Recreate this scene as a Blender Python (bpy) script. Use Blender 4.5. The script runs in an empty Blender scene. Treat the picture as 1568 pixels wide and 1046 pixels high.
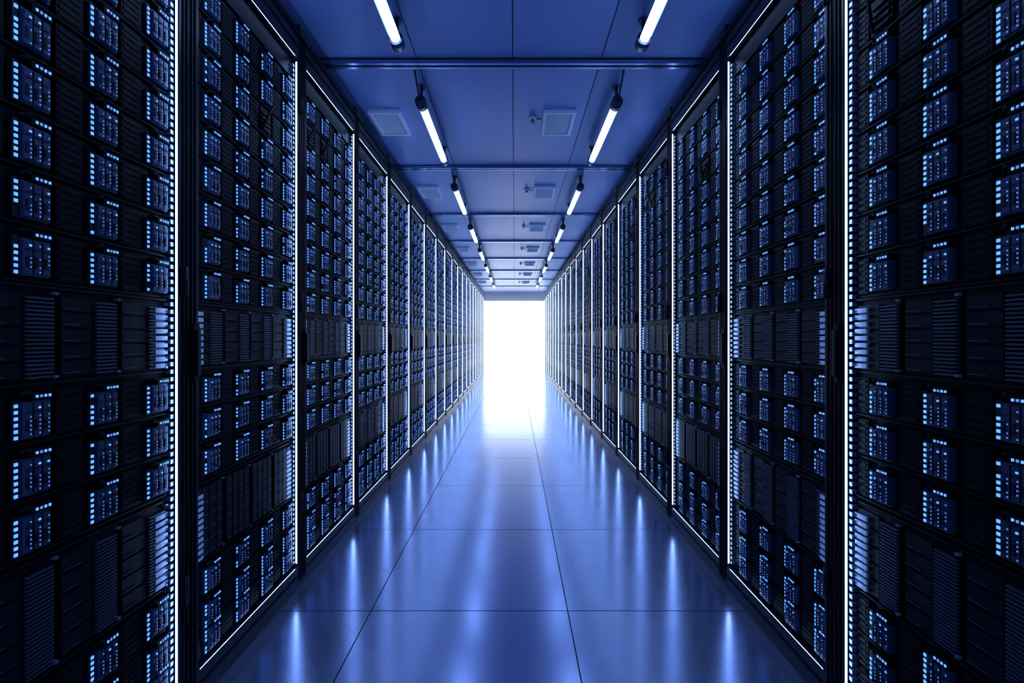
import bpy, math, random
from math import pi, cos, sin
scene = bpy.context.scene
coll = scene.collection
scene.view_settings.view_transform = 'Standard'
scene.view_settings.look = 'None'
scene.view_settings.exposure = 0.0

H = 1.155          # camera height
PITCH = 0.757
CEIL = H + 1.484
RACK_TOP = 2.585
END_Y = 18.0
START_Y = -3.2
XR = 0.98          # right rack front plane
XL = -1.0

# ---------------------------------------------------------------- materials
def mat(name, color, rough=0.5, metal=0.0, emis=None, estr=0.0, sample=True, bump=0.0, bscale=60, var=0.0, spec=0.5, coat=0.0, crough=0.1):
    m = bpy.data.materials.new(name); m.use_nodes = True
    nt = m.node_tree; b = nt.nodes['Principled BSDF']
    b.inputs['Base Color'].default_value = (*color, 1)
    b.inputs['Roughness'].default_value = rough
    b.inputs['Metallic'].default_value = metal
    b.inputs['Specular IOR Level'].default_value = spec
    b.inputs['Coat Weight'].default_value = coat
    b.inputs['Coat Roughness'].default_value = crough
    if emis:
        b.inputs['Emission Color'].default_value = (*emis, 1)
        b.inputs['Emission Strength'].default_value = estr
        if not sample:
            m.cycles.emission_sampling = 'NONE'
    if var or bump:
        tc = nt.nodes.new('ShaderNodeTexCoord')
        nz = nt.nodes.new('ShaderNodeTexNoise'); nz.inputs['Scale'].default_value = bscale
        nz.inputs['Detail'].default_value = 4
        nt.links.new(tc.outputs['Object'], nz.inputs['Vector'])
        if var:
            mp = nt.nodes.new('ShaderNodeMapRange')
            mp.inputs['To Min'].default_value = max(0, rough - var)
            mp.inputs['To Max'].default_value = rough + var
            nt.links.new(nz.outputs['Fac'], mp.inputs['Value'])
            nt.links.new(mp.outputs['Result'], b.inputs['Roughness'])
        if bump:
            bp = nt.nodes.new('ShaderNodeBump'); bp.inputs['Strength'].default_value = bump
            bp.inputs['Distance'].default_value = 0.002
            nt.links.new(nz.outputs['Fac'], bp.inputs['Height'])
            nt.links.new(bp.outputs['Normal'], b.inputs['Normal'])
    return m

M = {}
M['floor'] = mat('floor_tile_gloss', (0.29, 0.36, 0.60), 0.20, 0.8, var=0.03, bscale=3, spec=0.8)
M['gap'] = mat('seam_dark', (0.004, 0.006, 0.012), 0.7)
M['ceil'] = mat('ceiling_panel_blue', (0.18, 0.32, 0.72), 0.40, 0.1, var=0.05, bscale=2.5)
M['wall'] = mat('wall_dark', (0.02, 0.03, 0.07), 0.6, bump=0.2)
M['beam'] = mat('ceiling_rail_metal', (0.22, 0.32, 0.58), 0.22, 0.8)
M['frame'] = mat('rack_frame_black', (0.004, 0.006, 0.015), 0.32, 0.0, var=0.06, bscale=8, spec=0.35)
M['chassis'] = mat('chassis_black', (0.0015, 0.0025, 0.006), 0.5, spec=0.08)
M['ridge'] = mat('chassis_ridge', (0.003, 0.0048, 0.012), 0.45, spec=0.12)
M['module'] = mat('drive_module', (0.024, 0.050, 0.13), 0.35, 0.3)
M['mod_dark'] = mat('drive_module_slot', (0.005, 0.008, 0.022), 0.4, spec=0.25)
M['slat'] = mat('louvre_slat', (0.045, 0.062, 0.12), 0.4, 0.5)
M['rail'] = mat('mounting_rail_steel', (0.16, 0.22, 0.40), 0.35, 0.6)
M['plate'] = mat('louvre_plate_lit', (0.42, 0.50, 0.70), 0.4, 0.2)
M['strip'] = mat('led_strip', (0.8, 0.8, 0.8), 0.5, emis=(0.32, 0.52, 1.0), estr=20.0)
M['led'] = mat('led_blue', (0.1, 0.2, 0.6), 0.4, emis=(0.085, 0.27, 1.0), estr=2.0, sample=False)
M['led2'] = mat('led_pale', (0.3, 0.4, 0.7), 0.4, emis=(0.16, 0.33, 1.0), estr=0.65, sample=False)
M['tube'] = mat('tube_glow', (0.9, 0.9, 0.9), 0.4, emis=(0.32, 0.52, 1.0), estr=22.0)
M['cap'] = mat('fixture_cap', (0.03, 0.045, 0.1), 0.35, 0.5)
M['vent'] = mat('vent_painted', (0.70, 0.80, 0.98), 0.45)
M['end'] = mat('luminous_wall', (0.9, 0.9, 0.9), 0.5, emis=(0.68, 0.82, 1.0), estr=7.0)

# ---------------------------------------------------------------- builder
class B:
    def __init__(s, mats):
        s.v = []; s.f = []; s.m = []; s.mats = mats; s.ix = {k: i for i, k in enumerate(mats)}; s.sm=[]
    def face(s, pts, k, smooth=False):
        n = len(s.v); s.v += pts; s.f.append(tuple(range(n, n + len(pts)))); s.m.append(s.ix[k]); s.sm.append(smooth)
    def box(s, x0, x1, y0, y1, z0, z1, k):
        n = len(s.v)
        s.v += [(x0,y0,z0),(x1,y0,z0),(x1,y1,z0),(x0,y1,z0),(x0,y0,z1),(x1,y0,z1),(x1,y1,z1),(x0,y1,z1)]
        for q in ((0,3,2,1),(4,5,6,7),(0,1,5,4),(1,2,6,5),(2,3,7,6),(3,0,4,7)):
            s.f.append(tuple(n+i for i in q)); s.m.append(s.ix[k]); s.sm.append(False)
    def tube(s, p0, p1, r, k, seg=16, caps=True, r1=None):
        from mathutils import Vector
        p0 = Vector(p0); p1 = Vector(p1); d = (p1-p0).normalized()
        a = d.orthogonal().normalized(); b = d.cross(a)
        r1 = r if r1 is None else r1
        n = len(s.v)
        for p, rr in ((p0, r), (p1, r1)):
            for i in range(seg):
                t = 2*pi*i/seg
                s.v.append(tuple(p + a*rr*cos(t) + b*rr*sin(t)))
        for i in range(seg):
            j = (i+1) % seg
            s.f.append((n+i, n+j, n+seg+j, n+seg+i)); s.m.append(s.ix[k]); s.sm.append(True)
        if caps:
            s.f.append(tuple(n+seg-1-i for i in range(seg))); s.m.append(s.ix[k]); s.sm.append(False)
            s.f.append(tuple(n+seg+i for i in range(seg))); s.m.append(s.ix[k]); s.sm.append(False)
    def mesh(s, name):
        me = bpy.data.meshes.new(name); me.from_pydata(s.v, [], s.f)
        for k in s.mats: me.materials.append(M[k])
        me.polygons.foreach_set('material_index', s.m)
        me.polygons.foreach_set('use_smooth', s.sm)
        me.update(); return me

def obj(name, me, loc=(0,0,0), rz=0):
    o = bpy.data.objects.new(name, me); o.location = loc; o.rotation_euler = (0,0,rz)
    coll.objects.link(o); return o

# ---------------------------------------------------------------- rack
def rloop(y0, y1, z0, z1, r, n=4):
    out = []
    for ci, (cy, cz, a0) in enumerate(((y1-r, z0+r, -pi/2), (y1-r, z1-r, 0), (y0+r, z1-r, pi/2), (y0+r, z0+r, pi))):
        for i in range(n+1):
            a = a0 + (pi/2)*i/n
            out.append((cy + r*cos(a), cz + r*sin(a), ci))
    return out

MODCOL = [0.069, 0.241, 0.413, 0.585]
def make_rack(seed):
    R = random.Random(seed)
    b = B(['frame','chassis','ridge','module','mod_dark','slat','rail','strip','led','led2','plate'])
    Wd = PITCH - 0.002; D = 0.9
    oy0, oy1, oz0, oz1 = 0.040, Wd-0.040, 0.098, 2.450
    # carcass
    b.face([(-D,0,0),(0,0,0),(0,0,RACK_TOP),(-D,0,RACK_TOP)], 'frame')
    b.face([(-D,Wd,0),(0,Wd,0),(0,Wd,RACK_TOP),(-D,Wd,RACK_TOP)], 'frame')
    b.face([(-D,0,0),(-D,Wd,0),(-D,Wd,RACK_TOP),(-D,0,RACK_TOP)], 'frame')
    b.face([(-D,0,RACK_TOP),(0,0,RACK_TOP),(0,Wd,RACK_TOP),(-D,Wd,RACK_TOP)], 'frame')
    b.face([(-D,0,0),(0,0,0),(0,Wd,0),(-D,Wd,0)], 'frame')
    # front ring with rounded opening
    L = rloop(oy0, oy1, oz0, oz1, 0.018)
    oc = [(Wd,0),(Wd,RACK_TOP),(0,RACK_TOP),(0,0)]
    N = len(L)
    for i in range(N):
        p, q = L[i], L[(i+1)%N]
        if p[2] == q[2]:
            c = oc[p[2]]
            b.face([(0,c[0],c[1]),(0,q[0],q[1]),(0,p[0],p[1])], 'frame')
        else:
            c, d = oc[p[2]], oc[q[2]]
            b.face([(0,c[0],c[1]),(0,d[0],d[1]),(0,q[0],q[1]),(0,p[0],p[1])], 'frame')
        vert = abs(p[1]-q[1]) > 0.1
        horiz = abs(p[0]-q[0]) > 0.1
        wa = -0.0118 if vert else -0.0074
        k1 = 'strip' if (vert or horiz) else 'frame'   # no LEDs in the rounded corners
        for xa, xb, k in ((0,-0.0055,'frame'),(-0.0055,wa,k1),(wa,-0.045,'frame')):
            b.face([(xa,p[0],p[1]),(xa,q[0],q[1]),(xb,q[0],q[1]),(xb,p[0],p[1])], k)
    # raised door bead around opening and post ribs
    for yy in (0.006, 0.022):
        b.box(0, 0.004, yy, yy+0.006, 0.03, RACK_TOP-0.02, 'ridge')
        b.box(0, 0.004, Wd-yy-0.006, Wd-yy, 0.03, RACK_TOP-0.02, 'ridge')
    b.box(0, 0.005, 0.03, Wd-0.03, 2.50, 2.508, 'ridge')
    b.box(0, 0.008, 0.0, Wd, 2.55, 2.575, 'ridge')
    b.box(0, 0.004, 0.03, Wd-0.03, 0.055, 0.06, 'ridge')
    for hz in (0.35, 1.28, 2.2):
        b.box(0.0, 0.009, Wd-0.036, Wd-0.012, hz, hz+0.09, 'ridge')
        b.tube((0.009, Wd-0.024, hz), (0.009, Wd-0.024, hz+0.09), 0.006, 'frame', 8)
    # door handle
    b.box(0.0, 0.010, 0.010, 0.032, 1.02, 1.20, 'ridge')
    b.box(0.010, 0.018, 0.015, 0.027, 1.04, 1.18, 'frame')
    # top clamps
    for yy in (0.0, Wd-0.05):
        b.box(-0.06, 0.012, yy, yy+0.05, RACK_TOP-0.03, RACK_TOP+0.012, 'frame')
    # back panel of the opening
    bx = -0.040
    b.face([(bx,oy0,oz0),(bx,oy1,oz0),(bx,oy1,oz1),(bx,oy0,oz1)], 'chassis')
    # mounting rails with teeth
    nz = int((oz1-oz0-0.04)/0.0222)
    for i in range(nz):
        z = oz0+0.02+i*0.0222
        for ya, yb in ((oy0+0.001, oy0+0.014), (oy1-0.014, oy1-0.001)):
            b.box(bx, -0.016, ya, yb, z, z+0.012, 'rail')
        # small screws
        b.box(bx, -0.028, oy1-0.021, oy1-0.016, z+0.003, z+0.009, 'rail')
    def modrow(zc, skip=()):
        z0 = zc-0.058; z1 = zc+0.058
        # 1U divider shelf
        b.box(bx, -0.029, oy0+0.012, oy1-0.012, z0-0.001, z0+0.003, 'ridge')
        for c, yo in enumerate(MODCOL):
            y = oy0+yo
            # dark blank with ribs
            yb0 = y-0.078 if c else y-0.05
            b.box(bx, -0.031, yb0, y-0.012, z0+0.008, z1-0.006, 'chassis')
            for k in range(6):
                zz = z0+0.014+k*0.0165
                b.box(-0.031, -0.029, yb0+0.006, y-0.02, zz, zz+0.006, 'ridge')
            if c in skip:
                # pulled drive cage: dark ribbed filler with a loose handle
                b.box(bx, -0.030, y, y+0.074, z0+0.01, z1-0.01, 'chassis')
                for k in range(4):
                    b.box(-0.030, -0.024, y+0.006, y+0.068, z0+0.018+k*0.02, z0+0.026+k*0.02, 'ridge')
                b.tube((-0.026, y+0.01, z0+0.02), (0.004, y+0.03, z1), 0.005, 'chassis', 6)
                continue
            # led column carrier
            b.box(bx, -0.026, y-0.001, y+0.011, z0+0.010, z1-0.022, 'mod_dark')
            for k in range(6):
                if R.random() < 0.07: continue
                zz = z0+0.014+k*0.0132
                b.box(-0.026, -0.024, y+0.002, y+0.0085, zz, zz+0.0068, 'led')
            # drive body
            b.box(bx, -0.024, y+0.014, y+0.073, z0+0.012, z1-0.026, 'module')
            for k in range(3):
                ya = y+0.017+k*0.019
                b.box(-0.024, -0.019, ya, ya+0.015, z0+0.016, z1-0.030, 'module')
                b.box(-0.019, -0.017, ya+0.002, ya+0.008, z0+0.028, z0+0.052, 'mod_dark')
                b.box(-0.019, -0.0165, ya+0.002, ya+0.013, z0+0.066, z0+0.069, 'mod_dark')
                for q in range(7):
                    zz = z0+0.020+q*0.0092
                    if R.random() < 0.8:
                        b.box(-0.019, -0.0178, ya+0.0105, ya+0.0128, zz, zz+0.0028, 'led2')
                if R.random() < 0.5:
                    b.box(-0.019, -0.0175, ya+0.0085, ya+0.013, z0+0.0735, z0+0.0775, 'led')
            # latch above, status LEDs
            b.box(bx, -0.018, y+0.030, y+0.074, z1-0.024, z1-0.008, 'chassis')
            for k in range(4):
                ya = y+0.038+k*0.009
                b.box(-0.018, -0.016, ya, ya+0.004, z1-0.019, z1-0.0135, 'led' if k != 1 else 'led2')
            # cable latch
            b.tube((-0.030, y+0.012, z1-0.012), (-0.016, y+0.026, z1-0.006), 0.004, 'ridge', 6)
    def louvre(z0, z1, kind):
        b.box(bx, -0.028, oy0+0.012, oy1-0.012, z1-0.005, z1, 'ridge')
        b.box(bx, -0.028, oy0+0.012, oy1-0.012, z0, z0+0.005, 'ridge')
        for c in range(4):
            ya = oy0+0.016+c*0.163; yb = ya+0.150
            b.box(bx, -0.034, ya, yb, z0+0.010, z1-0.010, 'chassis')
            ym = ya+0.085
            if kind == 0:
                n = int((z1-z0-0.03)/0.009)
                for k in range(n):
                    zz = z0+0.014+k*0.009
                    b.box(-0.034, -0.025, ym+0.004, yb-0.003, zz, zz+0.004, 'slat')
                for k in range(5):
                    zz = z0+0.016+k*(z1-z0-0.03)/5
                    b.box(-0.034, -0.030, ya+0.004, ym-0.004, zz, zz+(z1-z0-0.03)/5-0.006, 'ridge')
                    b.box(-0.030, -0.028, ya+0.008, ya+0.05, zz+0.004, zz+0.006, 'slat')
            else:
                for k in range(4):
                    yy = ya+0.005+k*0.036
                    b.box(-0.034, -0.024, yy, yy+0.030, z0+0.016, z1-0.016, 'ridge')
                    for j in range(5):
                        zz = z0+0.024+j*(z1-z0-0.05)/5
                        b.box(-0.024, -0.022, yy+0.004, yy+0.026, zz, zz+0.003, 'slat')
            # fasteners
            for zz in (z0+0.012, z1-0.018):
                b.box(-0.034, -0.022, yb-0.004, yb+0.004, zz, zz+0.006, 'rail')
        # steel louvre plates by the jambs, pale colour stands in for strip light
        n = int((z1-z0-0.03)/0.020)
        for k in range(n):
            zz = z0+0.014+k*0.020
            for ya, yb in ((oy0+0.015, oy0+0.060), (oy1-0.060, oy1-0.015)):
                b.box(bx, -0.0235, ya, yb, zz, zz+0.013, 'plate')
    rows = [0.178+0.12*i for i in range(9)] + [-0.165,-0.285,-0.405] + [-0.80,-0.915,-1.0]
    for i, r in enumerate(rows):
        sk = ()
        if seed % 4 == 1 and i == 6: sk = (0,)
        if seed % 4 == 2 and i == 7: sk = (0, 1)
        if seed % 4 == 0 and i == 6: sk = (2,)
        modrow(H+r, sk)
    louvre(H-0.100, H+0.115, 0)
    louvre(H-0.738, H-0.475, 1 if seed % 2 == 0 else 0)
    # top trim panel in opening
    b.box(bx, -0.03, oy0+0.015, oy1-0.015, H+1.205, oz1-0.01, 'ridge')
    return b.mesh('server_rack_mesh_%d' % seed)

racks = [make_rack(s) for s in range(4)]
order = [0,3,0,1,0,2,3,0,1,3,0,2,0,1,3,0,2,0,3,1,0,2,3]
for i in range(-3, 19):
    y0 = 0.663 + PITCH*i + 0.001
    obj('server_rack', racks[order[(i+3) % len(order)]], (XL, y0, 0))
for i in range(-3, 19):
    y0 = 0.663 + PITCH*(i+1) - 0.001
    obj('server_rack', racks[order[(i+8) % len(order)]], (XR, y0, 0), pi)

# ---------------------------------------------------------------- floor
b = B(['floor','gap'])
T = 0.834; g = 0.0022
b.face([(-2.1,START_Y,-0.004),(2.1,START_Y,-0.004),(2.1,END_Y,-0.004),(-2.1,END_Y,-0.004)], 'gap')
xs = [-0.609 + T*k for k in range(-1, 4)]
ys = [1.961 + T*k for k in range(-6, 20)]
xe = [-2.1] + [x for x in xs if -2.1 < x < 2.1] + [2.1]
ye = [START_Y] + [y for y in ys if START_Y+0.05 < y < END_Y-0.05] + [END_Y]
for i in range(len(xe)-1):
    for j in range(len(ye)-1):
        x0, x1, y0, y1 = xe[i]+g, xe[i+1]-g, ye[j]+g, ye[j+1]-g
        b.box(x0, x1, y0, y1, -0.003, 0.0, 'floor')
obj('floor', b.mesh('floor'))

# ---------------------------------------------------------------- ceiling
b = B(['ceil','gap'])
zc = CEIL
b.face([(-2.1,START_Y,zc+0.008),(2.1,START_Y,zc+0.008),(2.1,END_Y,zc+0.008),(-2.1,END_Y,zc+0.008)], 'gap')
beams = [2.485+1.514*k for k in range(-3, 8)]
xe = [-2.1, -1.0, -0.52, -0.01, 0.46, 1.01, 2.1]
ye = [START_Y] + beams
for i in range(len(xe)-1):
    for j in range(len(ye)-1):
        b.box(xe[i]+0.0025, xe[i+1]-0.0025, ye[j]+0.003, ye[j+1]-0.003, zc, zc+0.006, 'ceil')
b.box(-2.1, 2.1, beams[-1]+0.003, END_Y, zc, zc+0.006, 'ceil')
obj('ceiling', b.mesh('ceiling'))
# bulkhead closing the top of the aisle at the end of the rack rows
b = B(['ceil','frame'])
b.box(-2.1, 2.1, 15.08, 15.22, H+1.236, zc-0.001, 'ceil')
b.box(-2.1, 2.1, 15.07, 15.23, H+1.226, H+1.236, 'ceil')
obj('wall_bulkhead', b.mesh('wall_bulkhead'))

# cross rails
for n, y in enumerate(beams):
    b = B(['beam','gap'])
    b.box(-1.95, 1.95, y-0.040, y+0.040, zc-0.003, zc, 'gap')  # black strips painted in as shadow gaps beside the rail
    b.box(-1.95, 1.95, y-0.032, y+0.032, zc-0.009, zc-0.003, 'beam')
    b.box(-1.95, 1.95, y-0.027, y-0.009, zc-0.022, zc-0.009, 'beam')
    b.box(-1.95, 1.95, y+0.009, y+0.027, zc-0.022, zc-0.009, 'beam')
    b.box(-1.95, 1.95, y-0.009, y+0.009, zc-0.012, zc-0.009, 'gap')
    obj('trim_%d' % (n+1), b.mesh('trim'))
# long dark infill trims above rack rows
for side, s in (('left', XL), ('right', XR)):
    b = B(['frame','ridge'])
    sg = -1 if s < 0 else 1
    xa, xb = sorted((s+sg*0.045, s+sg*0.09))
    b.box(xa, xb, START_Y+0.8, 15.05, RACK_TOP+0.013, zc-0.024, 'frame')
    obj('trim_%s' % side, b.mesh('trim_'+side))

# walls
def wall(name, x0,x1,y0,y1, k='wall'):
    b = B([k]); b.box(x0,x1,y0,y1,0,zc,k); return obj(name, b.mesh(name))
wall('wall_left', -2.2,-2.1,START_Y,END_Y)
wall('wall_right', 2.1,2.2,START_Y,END_Y)
wall('wall_rear', -2.1,2.1,START_Y-0.1,START_Y)
wall('wall_back', -2.1,2.1,END_Y,END_Y+0.1,'end')

# ---------------------------------------------------------------- haze volume added for the glow around the far opening
vm_ = bpy.data.materials.new('glow_haze'); vm_.use_nodes = True
nt = vm_.node_tree; nt.nodes.remove(nt.nodes['Principled BSDF'])
vs = nt.nodes.new('ShaderNodeVolumeScatter')
vs.inputs['Color'].default_value = (0.8, 0.9, 1.0, 1)
vs.inputs['Density'].default_value = 0.11
vs.inputs['Anisotropy'].default_value = 0.7
nt.links.new(vs.outputs[0], nt.nodes['Material Output'].inputs['Volume'])
M['haze'] = vm_
b = B(['haze']); b.box(-0.97, 0.95, 8.0, 17.95, 0.01, H+1.20, 'haze')
obj('glow_haze', b.mesh('glow_haze'))

# ---------------------------------------------------------------- tube lights
b = B(['tube','cap'])
zt = H+1.385 - zc
b.tube((0,0.03,zt),(0,0.875,zt),0.021,'tube',20)
for ya, yb in ((-0.035,0.03),(0.845,0.90)):
    b.tube((0,ya,zt),(0,yb,zt),0.033,'cap',20)
    e = ya if ya < 0 else yb
    dd = -0.014 if ya < 0 else 0.014
    b.tube((0,e,zt),(0,e+dd,zt),0.033,'cap',20,True,0.020)
    ym = (ya+yb)/2
    b.tube((0,ym,zt+0.02),(0,ym,-0.006),0.009,'cap',12)
    b.tube((0,ym,-0.008),(0,ym,0.0),0.025,'cap',16)
b.tube((0,-0.045,zt),(0,-0.085,zt+0.02),0.006,'cap',8)
b.tube((0,-0.085,zt+0.02),(0,-0.19,-0.01),0.006,'cap',8)
# curved dark shield added above the tube, keeps its light off the ceiling
seg = 10
for i in range(seg):
    a0 = -0.15 + (pi+0.3)*i/seg; a1 = -0.15 + (pi+0.3)*(i+1)/seg
    r_ = 0.026
    b.face([(r_*cos(a0),0.03,zt+r_*sin(a0)),(r_*cos(a0),0.845,zt+r_*sin(a0)),(r_*cos(a1),0.845,zt+r_*sin(a1)),(r_*cos(a1),0.03,zt+r_*sin(a1))],'cap',True)
tm = b.mesh('tube_light')
for k in range(-3, 7):
    for x in (-0.55, 0.60):
        obj('tube_light', tm, (x, 2.73+1.514*k + (0.07 if k == -1 else 0), zc))

# vents
b = B(['vent','gap','cap'])
w, l = 0.21, 0.34
b.box(0,w,0,0.022,-0.022,0,'vent'); b.box(0,w,l-0.022,l,-0.022,0,'vent')
b.box(0,0.02,0.022,l-0.022,-0.022,0,'vent'); b.box(w-0.02,w,0.022,l-0.022,-0.022,0,'vent')
b.face([(0.02,0.022,-0.001),(w-0.02,0.022,-0.001),(w-0.02,l-0.022,-0.001),(0.02,l-0.022,-0.001)],'gap')
n = 15
for i in range(n):
    y = 0.026+i*(l-0.05)/n
    n0 = len(b.v)
    b.v += [(0.02,y,-0.009),(w-0.02,y,-0.009),(w-0.02,y+0.012,-0.018),(0.02,y+0.012,-0.018)]
    b.f.append((n0,n0+1,n0+2,n0+3)); b.m.append(0); b.sm.append(False)
vm = b.mesh('ceiling_vent')
b = B(['vent','cap'])
b.tube((0,0,0),(0,0,-0.012),0.026,'vent',20)
b.tube((0,0,-0.012),(0,0,-0.03),0.009,'cap',12)
b.tube((0,0,-0.03),(0,0,-0.034),0.019,'cap',16)
b.tube((0,0,-0.008),(0.06,0,-0.008),0.004,'cap',8)
sm_ = b.mesh('fire_sprinkler')
for k in range(-3, 7):
    y = 3.0+1.50*k
    for x in (-0.955, 0.19):
        obj('ceiling_vent', vm, (x, y, zc))
    obj('fire_sprinkler', sm_, (0.12, y+0.11, zc))

# ---------------------------------------------------------------- camera
cam = bpy.data.cameras.new('camera'); cam.sensor_width = 36; cam.lens = 16.255
cam.shift_x = -0.0026; cam.shift_y = -0.0030
cam.clip_start = 0.02
co = bpy.data.objects.new('camera', cam); co.location = (0,0,H); co.rotation_euler = (pi/2,0,0)
coll.objects.link(co); scene.camera = co
w_ = bpy.data.worlds.new('world'); scene.world = w_; w_.use_nodes = True
w_.node_tree.nodes['Background'].inputs[0].default_value = (0.01,0.02,0.05,1)
